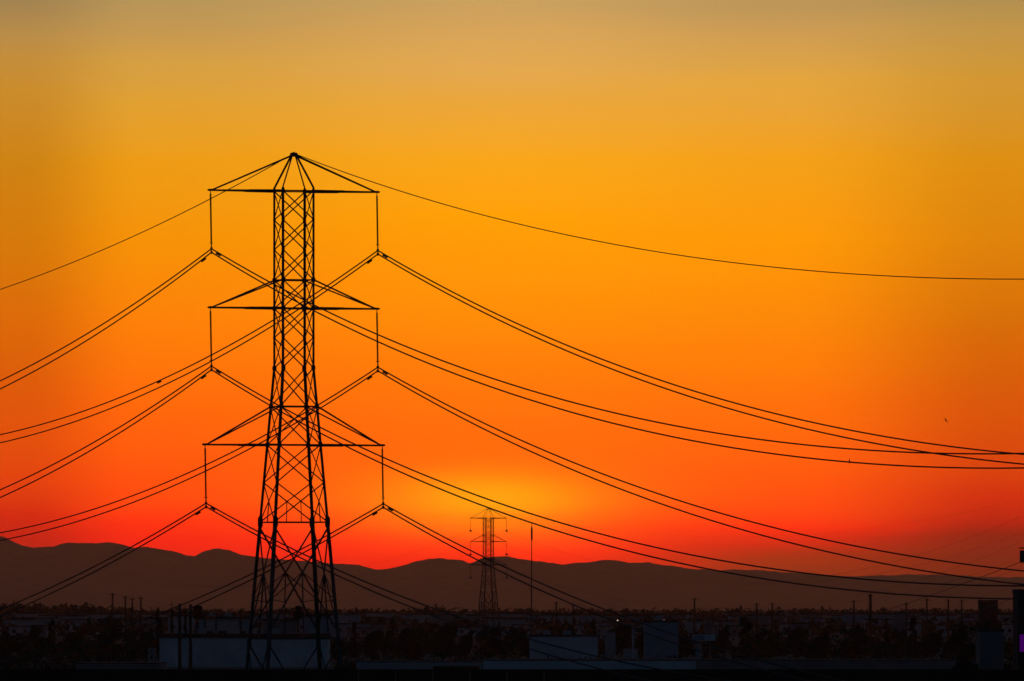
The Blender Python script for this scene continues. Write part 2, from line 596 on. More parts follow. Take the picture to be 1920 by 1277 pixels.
# ------------------------------------------------------------------ wires
K = {('SH', 'L'): (0.11362, 0.000322), ('SH', 'R'): (0.14948, 0.000358), ('TLu', 'L'): (0.16737, 0.000531), ('TLl', 'L'): (0.17476, 0.000552), ('TLu', 'R'): (0.19337, 0.0005),
     ('TLl', 'R'): (0.1992, 0.000514), ('TRu', 'R'): (0.19996, 0.000525), ('TRl', 'R'): (0.20292, 0.000529), ('TRu', 'L'): (0.16935, 0.000549), ('TRl', 'L'): (0.1746, 0.000562),
     ('MLu', 'L'): (0.16806, 0.000535), ('MLl', 'L'): (0.17506, 0.000557), ('MLu', 'R'): (0.18713, 0.000499), ('MLl', 'R'): (0.19229, 0.000512), ('MRu', 'R'): (0.18423, 0.000493),
     ('MRl', 'R'): (0.1906, 0.000509), ('MRu', 'L'): (0.16269, 0.000518), ('MRl', 'L'): (0.16793, 0.000534), ('BLu', 'L'): (0.15435, 0.000431), ('BLl', 'L'): (0.15835, 0.000423),
     ('BLu', 'R'): (0.16127, 0.000473), ('BLl', 'R'): (0.16426, 0.000451), ('BRu', 'R'): (0.17143, 0.000481), ('BRl', 'R'): (0.17987, 0.000536), ('BRu', 'L'): (0.15544, 0.00041),
     ('BRl', 'L'): (0.15894, 0.000381)}


def wire_pt(p, th, side, t, sk):
    sg = 1 if side == 'L' else -1
    return Vector((p.x - math.sin(th) * sg * t, p.y + math.cos(th) * sg * t, p.z - sk[0] * t + sk[1] * t * t))


def make_wire(name, p, thL, thR, skL, skR, lenL, lenR, r, label, cat, group):
    b = MB()
    nL, nR = 70, 90
    # denser near the clamp, where it bends
    pts = [wire_pt(p, thL, 'L', lenL * (1 - i / nL) ** 1.3, skL) for i in range(nL)] + [p] + [wire_pt(p, thR, 'R', lenR * ((i + 1) / nR) ** 1.3, skR) for i in range(nR)]
    b.tube(pts, r, 6)
    o = b.build(name, M['cable'], smooth=True)
    return tag(o, label, cat, group)


def damper(parent, p, th, side, t, sk):
    """stockbridge damper: two weights on a short messenger under the wire"""
    b = MB()
    c = wire_pt(p, th, side, t, sk)
    d = (wire_pt(p, th, side, t + 0.5, sk) - wire_pt(p, th, side, t - 0.5, sk)).normalized()
    dn = Vector((0, 0, -1))
    b.tube([c, c + dn * 0.13], 0.03, 6)
    a, e = c + dn * 0.13 - d * 0.6, c + dn * 0.13 + d * 0.6
    b.tube([a, e], 0.04, 6)
    for q, s in ((a, 1), (e, -1)):
        b.tube([q, q + d * 0.1 * s, q + d * 0.45 * s, q + d * 0.55 * s], [0.05, 0.075, 0.07, 0.04], 8)
    b.build('vibration_damper', M['steel'], parent)


ROWS = {'T': (0, 'top'), 'M': (1, 'middle'), 'B': (2, 'bottom')}
R_WIRE = 0.053
for row, (lvl, rn) in ROWS.items():
    for sd, s, sn in (('L', -1, 'left'), ('R', 1, 'right')):
        for j, un in ((0, 'upper'), (1, 'lower')):
            key = row + sd + 'ul'[j]
            p = wp1[lvl, s][j]
            o = make_wire('conductor', p, TH1, TH1, K[key, 'L'], K[key, 'R'], 300, 400, R_WIRE,
                          f'{un} wire of the pair hung from the {rn} {sn} arm of the big pylon', 'power line', 'paired conductors of the big pylon')
            if j == 0:
                damper(o, p, TH1, 'R', 2.0, K[key, 'R'])
            else:
                damper(o, p, TH1, 'L', 2.3, K[key, 'L'])
            if key == 'TRu':
                damper(o, p, TH1, 'L', 66, K[key, 'L'])
make_wire('shield_wire', wp1['peak'], TH1, TH1, K['SH', 'L'], K['SH', 'R'], 300, 400, 0.036, 'single thin wire slung over the very peak of the big pylon', 'power line', None)
for lvl, rn in ((0, 'top'), (1, 'middle'), (2, 'bottom')):
    for s, sn in ((-1, 'left'), (1, 'right')):
        make_wire('conductor', wp2[lvl, s][0], R(40), R(33), (0.26, 0.00087), (0.24, 0.00075), 300, 330, 0.023,
                  f'faint far wire hung from the {rn} {sn} arm of the small pylon', 'power line', 'faint conductors of the small pylon')
make_wire('shield_wire', wp2['peak'], R(40), R(33), (0.096, 0.00036), (0.14, 0.00044), 300, 330, 0.015, 'faint thin wire over the peak of the small pylon', 'power line', None)


# ------------------------------------------------------------------ buildings
def px_box(x0, x1, ytop, depth):
    a, c = at(x0, ytop, depth), at(x1, ytop, depth)
    return a.x, c.x, c.z


def building(x0, x1, ytop, depth, deep, wall, label, name='building', roof_over=0.35, roof_t=0.5, doors=(), vents=0, parapet=True, cat='building', group=None, wins=()):
    """flat roofed block: walls, dark roof slab with a fascia, optional roller doors, windows and roof units"""
    ax, cx, zt = px_box(x0, x1, ytop, depth)
    root = empty(name, ((ax + cx) / 2, depth, 0), label, cat, group)
    hw = (cx - ax) / 2
    b = MB()
    b.box(-hw, hw, 0, deep, 0, zt - roof_t)
    npil = max(2, int(hw * 2 / 6))
    for k in range(npil + 1):
        xx = -hw + 0.15 + (2 * hw - 0.3) * k / npil
        b.box(xx - 0.12, xx + 0.12, -0.06, -0.002, 0, zt - roof_t - 0.01)
    b.build('wall', wall, root)
    b = MB()
    b.box(-hw - roof_over, hw + roof_over, -roof_over, deep + roof_over, zt - roof_t + 0.003, zt)
    rf = b.build('roof', M['roof'], root)
    for k in range(vents):
        b = MB()
        vx = -hw + 2 * hw * (k + 0.6 + 0.3 * math.sin(k * 5.1)) / (vents + 0.4)
        b.box(vx - 0.8, vx + 0.8, deep * 0.3, deep * 0.3 + 1.2, zt + 0.003, zt + 0.7)
        b.box(vx - 0.55, vx + 0.55, deep * 0.3 + 0.2, deep * 0.3 + 1.0, zt + 0.703, zt + 0.85)
        b.build('roof_unit', M['cream'], rf)
    for (fx, w, hgt) in doors:
        b = MB()
        xx = -hw + 2 * hw * fx
        b.box(xx - w / 2, xx + w / 2, -0.1, -0.064, 0.02, hgt)
        for k in range(int(hgt / 0.3)):
            b.box(xx - w / 2, xx + w / 2, -0.12, -0.103, 0.05 + k * 0.3, 0.2 + k * 0.3)
        b.build('roller_door', M['dim'], root)
    for (fx, fz, w, hgt) in wins:
        xx = -hw + 2 * hw * fx
        b = MB()
        b.box(xx - w / 2, xx + w / 2, -0.1, -0.064, fz, fz + hgt)
        b.build('window', M['roof'], root)
    return root


building(299, 614, 1188, 1780, 24, M['pale'], 'long pale blue-lit warehouse with dark flat roof behind the big pylon legs', 'warehouse', 0.25, 0.75, doors=(), vents=5)
building(277, 291, 1213, 1790, 6, M['cream'], 'small pale shed at the left end of the long warehouse', 'shed', 0.15, 0.2)
building(575, 618, 1151, 2050, 12, M['bluepaint'], 'bluish block rising behind the right end of the long warehouse', wins=((0.3, 3.4, 1.2, 1.0), (0.7, 3.4, 1.2, 1.0)))
building(372, 472, 1156, 2250, 14, M['cream'], 'grey low block above the warehouse roof left of the big pylon', vents=2, wins=((0.2, 4, 2, 1.3), (0.45, 4, 2, 1.3), (0.8, 4, 2, 1.3)))
building(494, 556, 1160, 2300, 14, M['dim'], 'grey block seen between the legs of the big pylon', vents=1)
building(993, 1121, 1190, 2000, 15, M['pale'], 'pale warehouse with dark roof to the right of the thin mast', 'warehouse', 0.2, 0.35, vents=2)
building(1135, 1154, 1184, 2020, 8, M['cream'], 'narrow pale block right of the warehouse beside the mast', roof_t=0.2, roof_over=0.1)
building(1209, 1272, 1163, 1900, 14, M['bluepaint'], 'tall dull blue box of a building with a bush behind its roof', vents=1, roof_t=0.4, roof_over=0.1)
building(1170, 1196, 1214, 1880, 5, M['cream'], 'little pale hut left of the dull blue box building', 'shed', 0.15, 0.2)
building(905, 1304, 1237, 1100, 30, M['pale'], 'long low pale building just above the dark front wall, centre right', 'low_building', 0.0, 0.12, parapet=False)
building(668, 902, 1240, 1250, 25, M['cream'], 'long low grey building just above the dark front wall, right of big pylon', 'low_building', 0.0, 0.12)
building(143, 300, 1243, 1250, 25, M['dim'], 'low dull grey building under the dark trees on the left', 'low_building', 0.0, 0.12)
building(1306, 1830, 1237, 1350, 25, M['dim'], 'long low dull building under the dark trees on the right', 'low_building', 0.0, 0.12)
building(1838, 1882, 1179, 900, 9, M['dim'], 'dim blue-grey building half hidden by a dark tree near the right edge', roof_over=0.05, roof_t=0.25)
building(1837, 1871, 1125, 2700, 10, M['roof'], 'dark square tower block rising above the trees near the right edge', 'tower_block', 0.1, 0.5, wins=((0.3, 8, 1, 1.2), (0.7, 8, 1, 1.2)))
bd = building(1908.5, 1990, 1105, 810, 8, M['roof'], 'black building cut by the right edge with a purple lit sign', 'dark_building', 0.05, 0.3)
a, c, z1 = px_box(1912.5, 1934, 1190, 809.5)
z0 = at(0, 1222, 809.5).z
b = MB()
b.box(a, c, -0.22, -0.1, z0, z1)
sg = b.build('lit_sign', M['purple'], None)
sg.parent = bd
sg.location = (-bd.location.x, 0, 0)
b = MB()
b.box(a - 0.05, c + 0.05, -0.1, -0.065, z0 - 0.05, z1 + 0.05)
fr = b.build('sign_back', M['roof'], sg)

# dark boxed platform with a pale rail, low beside the front wall
pa, pb, pz = px_box(812, 898, 1249, 1150)
root = empty('loading_platform', ((pa + pb) / 2, 1150, 0), 'dark flat box with a pale rail below the long low grey building', 'platform')
hw = (pb - pa) / 2
b = MB(); b.box(-hw, hw, 0, 3, 0, pz); b.build('deck', M['roof'], root)
b = MB()
zr = at(0, 1256, 1149).z
b.tube([(-hw - 0.2, -0.3, zr), (hw + 0.1, -0.3, zr)], 0.05, 6)
for k in range(6):
    xx = -hw - 0.15 + (2 * hw + 0.2) * k / 5
    b.tube([(xx, -0.3, 0), (xx, -0.3, zr + (0.35 if k in (0, 5) else 0))], 0.05, 6)
b.build('rail', M['seam'], root)

# front wall with pale joints
wd = 740.0
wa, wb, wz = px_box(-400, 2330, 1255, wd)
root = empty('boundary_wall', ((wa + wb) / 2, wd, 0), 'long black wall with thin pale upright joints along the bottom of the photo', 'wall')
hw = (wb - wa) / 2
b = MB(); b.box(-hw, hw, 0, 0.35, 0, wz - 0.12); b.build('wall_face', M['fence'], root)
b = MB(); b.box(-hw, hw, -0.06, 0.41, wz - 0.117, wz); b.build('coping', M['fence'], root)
mx = root.location.x
for k in range(-4, 13):
    xp = 742 + 69.5 * k
    if not 640 < xp < 1080:
        continue
    xx = at(xp, 1270, wd).x - mx
    b = MB(); b.box(xx - 0.022, xx + 0.022, -0.008, -0.002, 0, wz - 0.13); b.build('joint', M['seam'], root)

# canopy with kiosk
ca, cb, cz = px_box(1299, 1341, 1190, 1850)
root = empty('canopy', ((ca + cb) / 2, 1850, 0), 'pale flat canopy on posts over a kiosk, right of the dull blue box building', 'canopy')
hw = (cb - ca) / 2
zu = at(0, 1201.5, 1850).z
b = MB(); b.box(-hw, hw, 0, 5, zu, cz); b.build('canopy_roof', M['pale'], root)
b = MB(); b.box(-hw * 0.98, hw * 0.05, -0.03, -0.003, zu + 0.1, cz - 0.1); b.build('fascia_panel', M['bluepaint'], root)
for fx in (-0.62, 0.55):
    b = MB(); b.tube([(hw * fx, 2.5, 0), (hw * fx, 2.5, zu)], 0.12, 8); b.build('post', M['dim'], root)
b = MB(); b.box(-hw * 0.72, -hw * 0.2, 1.2, 4, 0, at(0, 1207, 1850).z); b.build('kiosk', M['cream'], root)


# ------------------------------------------------------------------ poles, masts, lamps
def utility_pole(x, ytop, depth, label, group='utility poles', r=0.15, arm=1.1, lean=0.0, name='utility_pole'):
    p = at(x, ytop, depth)
    root = empty(name, (p.x, depth, 0), label, 'utility pole', group)
    b = MB(); b.tube([(0, 0, 0), (lean, 0, p.z)], [r * 1.2, r * 0.8], 8); b.build('pole', M['dark'], root)
    if arm:
        b = MB()
        for dz in (0.5, 1.4)[:1 if arm < 1.2 else 2]:
            b.box(lean - arm, lean + arm, -0.07 - r, -r, p.z - dz - 0.12, p.z - dz)
        for k in (-0.9, -0.45, 0.45, 0.9):
            b.tube([(lean + arm * k, -r - 0.03, p.z - 0.5), (lean + arm * k, -r - 0.03, p.z - 0.25)], 0.05, 6)
        b.build('crossarm', M['dark'], root)
    return root


utility_pole(337, 1132, 1700, 'left one of two dark poles in front of the long warehouse', 'poles by the warehouse', 0.26, 0.0)
utility_pole(357, 1133, 1690, 'right one of two dark poles in front of the long warehouse', 'poles by the warehouse', 0.27, 0.0)
utility_pole(385, 1143, 2200, 'pole over the warehouse roof just right of the round tree crown', 'poles by the warehouse', 0.2, 0.6)
utility_pole(405, 1147, 2200, 'thin pole above the warehouse roof left of the big pylon', 'poles by the warehouse', 0.17, 0.6)
utility_pole(451, 1142, 2150, 'pole above the warehouse roof nearest the left pylon leg', 'poles by the warehouse', 0.25, 0.7)
FARP = [(211, 1112, 'far pole left of the warehouse with the highest tip'), (235, 1117, 'second far pole left of the warehouse'), (248, 1121, 'third far pole left of the warehouse'),
        (264, 1119, 'fourth far pole left of the warehouse'), (1043, 1128, 'far pole just right of the thin mast'), (1075, 1133, 'far pole above the warehouse right of the mast'),
        (1302, 1121, 'far pole above the pale canopy'), (1419, 1131, 'far pole midway between canopy and right edge, left of a taller one'), (1448, 1130, 'tall dark far pole alone right of the canopy'),
        (1601, 1125, 'far pole left of the thick dark one on the right'), (1632, 1114, 'thickest far pole on the right, tip against the hills'), (1699, 1130, 'far pole by the pale patch on the right'),
        (1738, 1122, 'far pole left of two close ones near the tower block'), (1778, 1124, 'left pole of two close ones near the tower block'), (1803, 1124, 'far pole nearest the dark square tower block')]
for (x, y, lb) in FARP:
    thick = 0.52 if x == 1632 else 0.3
    utility_pole(x, y, 3300, lb, 'far utility poles on the plain', thick, 1.0)

# thin antenna mast
p0, p1 = at(996, 1236, 2100), at(997.2, 979, 2100)
root = empty('antenna_mast', (p0.x, 2100, 0), 'tall thin antenna mast right of the small pylon', 'mast')
lx = p1.x - p0.x
H = p1.z
b = MB(); b.tube([(0, 0, 0), (lx * .5, 0, H * .5), (lx, 0, H)], [0.17, 0.12, 0.07], 8); b.build('pole', M['steel'], root)
b = MB(); b.tube([(lx * .86, 0, H * .86), (lx * .88, 0, H * .88), (lx * .95, 0, H * .95), (lx * .97, 0, H * .97)], [0.09, 0.19, 0.19, 0.08], 10); b.build('antenna', M['steel'], root)

# pole with a transformer at the right edge
tp = at(1931, 1020, 1100)
root = empty('utility_pole', (tp.x, 1100, 0), 'pole at the right edge of the photo with a hanging transformer', 'utility pole')
b = MB(); b.tube([(0, 0, 0), (0, 0, tp.z)], [0.2, 0.15], 10); b.build('pole', M['dark'], root)
b = MB(); b.box(-1.2, 1.2, -0.26, -0.16, tp.z - 0.5, tp.z - 0.38); b.build('crossarm', M['dark'], root)
t0, t1 = at(1912, 1032, 1100), at(1927, 1055, 1100)
rr = (t1.x - t0.x) / 2
cxx = (t0.x + t1.x) / 2 - tp.x
b = MB(); b.tube([(cxx, 0, t1.z), (cxx, 0, t1.z + 0.1), (cxx, 0, t0.z - 0.1), (cxx, 0, t0.z)], [rr * 0.9, rr, rr, rr * 0.85], 16)
b.tube([(cxx + rr * 0.9, 0, t0.z - 0.4), (0, 0, t0.z - 0.4)], 0.07, 6)
b.build('transformer', M['steel'], root)


def span_wire(a, c, sag, r, name, label):
    b = MB()
    pts = []
    for i in range(41):
        t = i / 40
        p = a.lerp(c, t)
        p.z -= 4 * sag * t * (1 - t)
        pts.append(p)
    b.tube(pts, r, 6)
    return tag(b.build(name, M['cable'], smooth=True), label, 'cable')


span_wire(at(1913, 1054, 1100), at(1560, 1172, 1900), 0.5, 0.036, 'service_wire', 'dark wire running down leftwards from the transformer at the right edge')
span_wire(at(1909.5, 1117, 812), at(1795, 1152, 1250), 0.25, 0.025, 'service_wire', 'short wire running down leftwards from the black building at the right edge')


def street_lamp(x, y, depth, glow, label, r=0.2, arm=1.0):
    p = at(x, y, depth)
    root = empty('street_lamp', (p.x + arm, depth, 0), label, 'street lamp', 'street lamps')
    b = MB()
    b.tube([(0, 0, 0), (0, 0, p.z - 0.1), (-arm * 0.3, 0, p.z + 0.25), (-arm, 0, p.z + r)], [0.1, 0.07, 0.05, 0.05], 8)
    b.build('pole', M['steel'], root)
    b = MB()
    b.tube([(-arm + 0.3, 0, p.z + r * 0.6), (-arm, 0, p.z + r * 0.7), (-arm - 0.4, 0, p.z + r * 0.6)], [0.08, 0.14, 0.08], 8)
    hd = b.build('lamp_head', M['steel'], root)
    b = MB()
    b.tube([(-arm, 0, p.z + r * 0.45), (-arm, 0, p.z + r * 0.2), (-arm, 0, p.z - r * 0.6), (-arm, 0, p.z - r)], [r * 0.6, r, r * 0.8, r * 0.3], 10)
    b.build('lamp_lens', glow, hd)
    return root


street_lamp(1158, 1163, 2300, M['lens'], 'lit pinkish white street lamp above the narrow pale block', 0.17)
street_lamp(1245, 1162, 2350, M['lens_dim'], 'dim pink lamp over the roof of the dull blue box building', 0.26)
street_lamp(1315.8, 1222, 1830, M['lens_dim'], 'small low lamp under the pale canopy', 0.18, 0.3)
b_ = at(1187, 1183, 1840)
root = empty('lamp_post', (b_.x, 1840, 0), 'short pale post between the hut and the dull blue box building', 'post')
b = MB(); b.tube([(0, 0, 0), (0, 0, b_.z)], [0.16, 0.12], 8); b.build('pole', M['pale'], root)
b = MB(); b.tube([(0, 0, b_.z), (0, 0, b_.z + 0.1), (0, 0, b_.z + 0.3)], [0.2, 0.24, 0.08], 8); b.build('cap', M['pale'], root)


# ------------------------------------------------------------------ trees
def leaf_cloud(b, clumps, n, size, rnd):
    """many small leaf-spray faces scattered through clumps (centre, radius)"""
    tot = sum(r ** 2 for _, r in clumps)
    for c, r in clumps:
        for _ in range(int(n * r * r / tot)):
            d = Vector((rnd.gauss(0, 1), rnd.gauss(0, 1), rnd.gauss(0, 1))).normalized() * r * rnd.random() ** 0.45
            p = Vector(c) + Vector((d.x, d.y, d.z * 0.85))
            u = Vector((rnd.gauss(0, 1), rnd.gauss(0, 1), rnd.gauss(0, 1))).normalized()
            v = u.orthogonal().normalized()
            v = (v * math.cos(rnd.random() * 6.3) + u.cross(v) * math.sin(rnd.random() * 6.3)).normalized()
            s = size * rnd.uniform(0.6, 1.3)
            b.add([p - u * s, p + v * s * 0.55, p + u * s, p - v * s * 0.55], [(0, 1, 2, 3)])


def make_tree(kind, seed):
    """unit tree: about 1 tall and 1 wide, resized when it is placed"""
    rnd = random.Random(seed)
    root = bpy.data.objects.new({'round': 'broadleaf_tree', 'tall': 'tall_tree', 'cypress': 'cypress_tree', 'bush': 'shrub'}[kind], None)
    COL.objects.link(root)
    t = MB()
    clumps = []
    if kind == 'round':
        t.tube([(0, 0, 0), (0.01, 0, 0.2), (0.0, 0.01, 0.45)], [0.035, 0.025, 0.014], 7)
        for k in range(17):
            a = rnd.random() * 6.28
            rr = 0.34 * rnd.random() ** 0.6
            zz = rnd.uniform(0.28, 0.84)
            rad = rnd.uniform(0.10, 0.19) * (1.1 - 0.5 * abs(zz - 0.5))
            c = Vector((rr * math.cos(a) * (1.15 - 0.5 * max(0, zz - 0.5)), rr * math.sin(a), zz))
            clumps.append((c, rad))
            if k < 8:
                t.tube([(0, 0, 0.22 + 0.02 * k), c], [0.014, 0.004], 5)
    elif kind == 'tall':
        t.tube([(0, 0, 0), (0.01, 0, 0.5), (0, 0.01, 0.9)], [0.04, 0.025, 0.006], 7)
        for k in range(16):
            zz = 0.22 + 0.7 * k / 15
            a = rnd.random() * 6.28
            rr = rnd.uniform(0.05, 0.3) * (1.1 - zz * 0.75)
            c = Vector((rr * math.cos(a), rr * math.sin(a), zz))
            clumps.append((c, rnd.uniform(0.09, 0.17) * (1.15 - zz * 0.5)))
            t.tube([(0, 0, zz - 0.08), c], [0.012, 0.004], 5)
    elif kind == 'cypress':
        t.tube([(0, 0, 0), (0, 0, 0.9)], [0.06, 0.01], 7)
        for k in range(14):
            zz = 0.12 + 0.8 * k / 13
            clumps.append((Vector((rnd.uniform(-0.1, 0.1), rnd.uniform(-.1, .1), zz)), 0.36 * (1.05 - zz * 0.6)))
    else:
        for k in range(8):
            t.tube([(0, 0, 0), (rnd.uniform(-.3, .3), rnd.uniform(-.3, .3), rnd.uniform(.4, .7))], [0.02, 0.005], 5)
        for k in range(16):
            a = rnd.random() * 6.28
            rr = 0.36 * rnd.random() ** 0.5
            clumps.append((Vector((rr * math.cos(a), rr * math.sin(a), rnd.uniform(0.12, 0.8))), rnd.uniform(0.12, 0.2)))
    b = MB()
    leaf_cloud(b, clumps, 2600, 0.032, rnd)
    b.build('crown', M['leaf'], root)
    t.build('trunk', M['bark'], root)
    return root


def make_palm(seed):
    rnd = random.Random(seed)
    root = bpy.data.objects.new('palm_tree', None)
    COL.objects.link(root)
    t = MB()
    t.tube([(0, 0, 0), (0.05, 0, 4), (0.0, 0, 8.6)], [0.3, 0.2, 0.17], 9)
    t.build('trunk', M['bark'], root)
    b = MB()
    for k in range(240):
        a = rnd.random() * 6.28
        up = rnd.uniform(-1.0, 1.0)
        d = Vector((math.cos(a) * math.sqrt(1 - up * up), math.sin(a) * math.sqrt(1 - up * up), up))
        L = rnd.uniform(0.95, 1.25)
        p0, p1 = Vector((0, 0, 8.6)), Vector((0, 0, 8.6)) + d * L * 0.6
        p2 = Vector((0, 0, 8.6)) + d * L + Vector((0, 0, -0.12))
        s = d.cross(Vector((0, 0, 1)))
        s = s.normalized() if s.length > 0.05 else Vector((1, 0, 0))
        b.tube([p0, p1], 0.02, 4)
        for j in range(-3, 4):
            e = p1 + (p2 - p1) + s * 0.13 * j
            b.add([p1, e - s * 0.05, e + d * 0.05, e + s * 0.05], [(0, 1, 2, 3)])
    b.build('crown', M['palm'], root)
    return root


protos = {('round', 0): make_tree('round', 1), ('round', 1): make_tree('round', 5), ('round', 2): make_tree('round', 9), ('tall', 0): make_tree('tall', 2), ('tall', 1): make_tree('tall', 8),
          ('cypress', 0): make_tree('cypress', 3), ('bush', 0): make_tree('bush', 4), ('bush', 1): make_tree('bush', 6), ('palm', 0): make_palm(1), ('palm', 1): make_palm(2)}
used = set()


def plant(kind, var, x0, x1, ytop, depth, label, group, rot=None):
    key = (kind, var)
    o = protos[key] if key not in used else copy_tree(protos[key])
    used.add(key)
    p = at((x0 + x1) / 2, ytop, depth)
    w = (x1 - x0) / F * depth
    o.location = (p.x, depth, 0)
    if kind == 'palm':
        s = w / 2.5
        o.scale = (s, s, p.z / 9.85)
    else:
        o.scale = (w / 0.92, w / 0.92, p.z / 0.97) if kind not in ('cypress',) else (w / 0.8, w / 0.8, p.z / 1.02)
    o.rotation_euler = (0, 0, random.random() * 6.28 if rot is None else rot)
    cat = {'palm': 'palm tree', 'bush': 'shrub'}.get(kind, 'tree')
    tag(o, label, cat, group)
    return o


G = 'dark trees on the plain'
TREES = [
    ('round', 0, -14, 52, 1182, 1900, 'low black tree at the far left edge'),
    ('round', 1, 48, 86, 1170, 2100, 'small dark tree, second from the left edge'),
    ('tall', 0, 82, 110, 1163, 2150, 'narrow dark tree, third from the left edge'),
    ('round', 2, 112, 168, 1170, 1950, 'wide low dark tree left of the tallest left-hand tree'),
    ('round', 1, 174, 240, 1151, 1900, 'tallest broad dark tree on the left, well left of the warehouse'),
    ('round', 0, 228, 262, 1176, 1950, 'low dark tree just right of the tallest left-hand tree'),
    ('round', 2, 254, 296, 1168, 1900, 'dark tree directly left of the long warehouse'),
    ('tall', 1, 284, 310, 1142, 2000, 'spindly dark tree above the left corner of the warehouse roof'),
    ('round', 1, 618, 650, 1196, 1850, 'low dark tree at the right end of the long warehouse'),
    ('tall', 0, 654, 676, 1167, 2100, 'ragged small-headed tree just right of the big pylon'),
    ('round', 0, 678, 728, 1177, 1900, 'broad dark tree right of the ragged small-headed tree'),
    ('round', 2, 718, 746, 1167, 2150, 'dark tree midway between the two pylons, left of a lower one'),
    ('round', 1, 740, 800, 1174, 2000, 'low broad dark tree midway between the two pylons'),
    ('round', 0, 798, 862, 1163, 1900, 'domed dark tree left of the small pylon'),
    ('round', 2, 854, 898, 1176, 1950, 'low dark tree at the left foot of the small pylon'),
    ('round', 1, 892, 950, 1170, 2000, 'dark tree in front of the foot of the small pylon'),
    ('round', 0, 942, 998, 1173, 2050, 'dark tree between the small pylon and the thin mast'),
    ('round', 2, 1000, 1046, 1173, 2150, 'dark tree just right of the thin mast, above the warehouse roof'),
    ('round', 1, 1040, 1092, 1174, 2150, 'dark tree over the middle of the warehouse right of the mast'),
    ('tall', 1, 1100, 1126, 1162, 2120, 'narrow dark tree at the right end of the warehouse by the mast'),
    ('round', 0, 1140, 1190, 1166, 2150, 'dark tree below the lit street lamp'),
    ('round', 2, 1186, 1212, 1180, 1950, 'dark tree against the left side of the dull blue box building'),
    ('round', 1, 1218, 1241, 1151, 2100, 'small round tree top poking over the roof of the dull blue box building'),
    ('round', 0, 1270, 1304, 1182, 1950, 'dark tree between the dull blue box building and the canopy'),
    ('round', 2, 1338, 1378, 1162, 1950, 'dark tree right of the pale canopy'),
    ('tall', 0, 1376, 1422, 1158, 2000, 'tall dark tree, second right of the pale canopy'),
    ('round', 1, 1414, 1468, 1176, 1950, 'dark tree below the lone tall far pole'),
    ('round', 0, 1462, 1520, 1170, 2000, 'broad dark tree right of the lone tall far pole'),
    ('round', 2, 1512, 1572, 1178, 1900, 'low dark tree, left neighbour of the one under the thickest far pole'),
    ('round', 1, 1566, 1640, 1172, 1950, 'broad dark tree under the thickest far pole'),
    ('tall', 1, 1650, 1676, 1162, 2000, 'spiky dark tree just right of the thickest far pole'),
    ('round', 0, 1668, 1706, 1174, 1950, 'low dark tree between two spiky ones on the right'),
    ('tall', 0, 1698, 1726, 1158, 2000, 'spiky dark tree below the pale patch of far houses on the right'),
    ('round', 2, 1718, 1780, 1172, 1900, 'broad dark tree right of the spiky ones'),
    ('round', 1, 1768, 1840, 1163, 1500, 'big dark tree left of the dim blue-grey building'),
    ('round', 0, 1826, 1880, 1154, 1650, 'dark tree crown in front of the square tower block'),
    ('round', 2, 1768, 1858, 1205, 880, 'near black tree covering the left side of the dim blue-grey building'),
    ('cypress', 0, 317, 328, 1132, 1850, 'dark columnar cypress left of the two warehouse poles'),
    ('cypress', 0, 343, 352, 1136, 1850, 'slim cypress between the two warehouse poles'),
]
for args in TREES:
    plant(*args, G)
plant('palm', 0, 358, 384, 1133, 1870, 'round-headed palm just right of the two warehouse poles', G)
plant('palm', 1, 547, 571, 1134, 1980, 'round-headed palm seen between the legs of the big pylon', G)
# spare prototypes that were not placed stay out of the scene
for key, o in protos.items():
    if key not in used:
        for ch in children(o):
            bpy.data.objects.remove(ch)
        bpy.data.objects.remove(o)

# undergrowth between the tree trunks: one uncountable mass
rnd = random.Random(21)
b = MB()
for k in range(420):
    x = rnd.uniform(-30, 1950)
    d = rnd.uniform(1830, 2500)
    p = at(x, 0, d)
    if (290 < x < 625 and d < 1830) or (980 < x < 1204 and d < 2060) or (1204 < x < 1280 and d < 1930) or (1290 < x < 1350 and d < 1880):
        continue
    hgt = rnd.uniform(2.0, 5.2)
    leaf_cloud(b, [(Vector((p.x + rnd.uniform(-2, 2), d, hgt * f)), hgt * 0.5) for f in (0.3, 0.6)], 70, 0.45, rnd)
for k in range(620):
    # scrub that covers the near ground behind the low buildings
    x = rnd.uniform(-40, 1960)
    d = rnd.uniform(1420, 1760) if x > 300 else rnd.uniform(1300, 1820)
    if 270 < x < 640:
        continue
    p = at(x, 0, d)
    hgt = rnd.uniform(0.9, 2.4) if x > 290 else rnd.uniform(1.2, 3.6)
    leaf_cloud(b, [(Vector((p.x + rnd.uniform(-2, 2), d, hgt * f)), max(0.6, hgt * 0.6)) for f in (0.3, 0.6)], 60, 0.3, rnd)
tag(b.build('undergrowth', M['leaf']), kind='stuff')

# far tree belt of the city plain, reads as one mass
b = MB()
rnd = random.Random(33)
for k in range(3600):
    near = k < 900
    d = rnd.uniform(3700, 5000) if near else rnd.uniform(5200, 9000)
    x = rnd.uniform(-160, 2080)
    p = at(x, 0, d)
    ty = 1140 if x > 300 else 1127 + 13 * max(0, (x - 130) / 170.0)
    ty += 4 * mnoise.noise(Vector((x / 70.0, d / 900.0, 0)))
    if 800 < x < 850 and d > 8000:
        ty = 1129
    if near:
        ty = 1160
    ztop = CAM_Z + (HY - ty) / F * d
    hgt = ztop * (0.62 + 0.4 * rnd.random() ** 2.2)
    rad = rnd.uniform(2.2, 6.0)
    leaf_cloud(b, [(Vector((p.x + rnd.uniform(-rad, rad), d, hgt * f)), max(1.2, rad * 0.55)) for f in (0.3, 0.6, 0.82)], 24, 1.4, rnd)
tag(b.build('far_treeline', M['leaf']), kind='stuff')

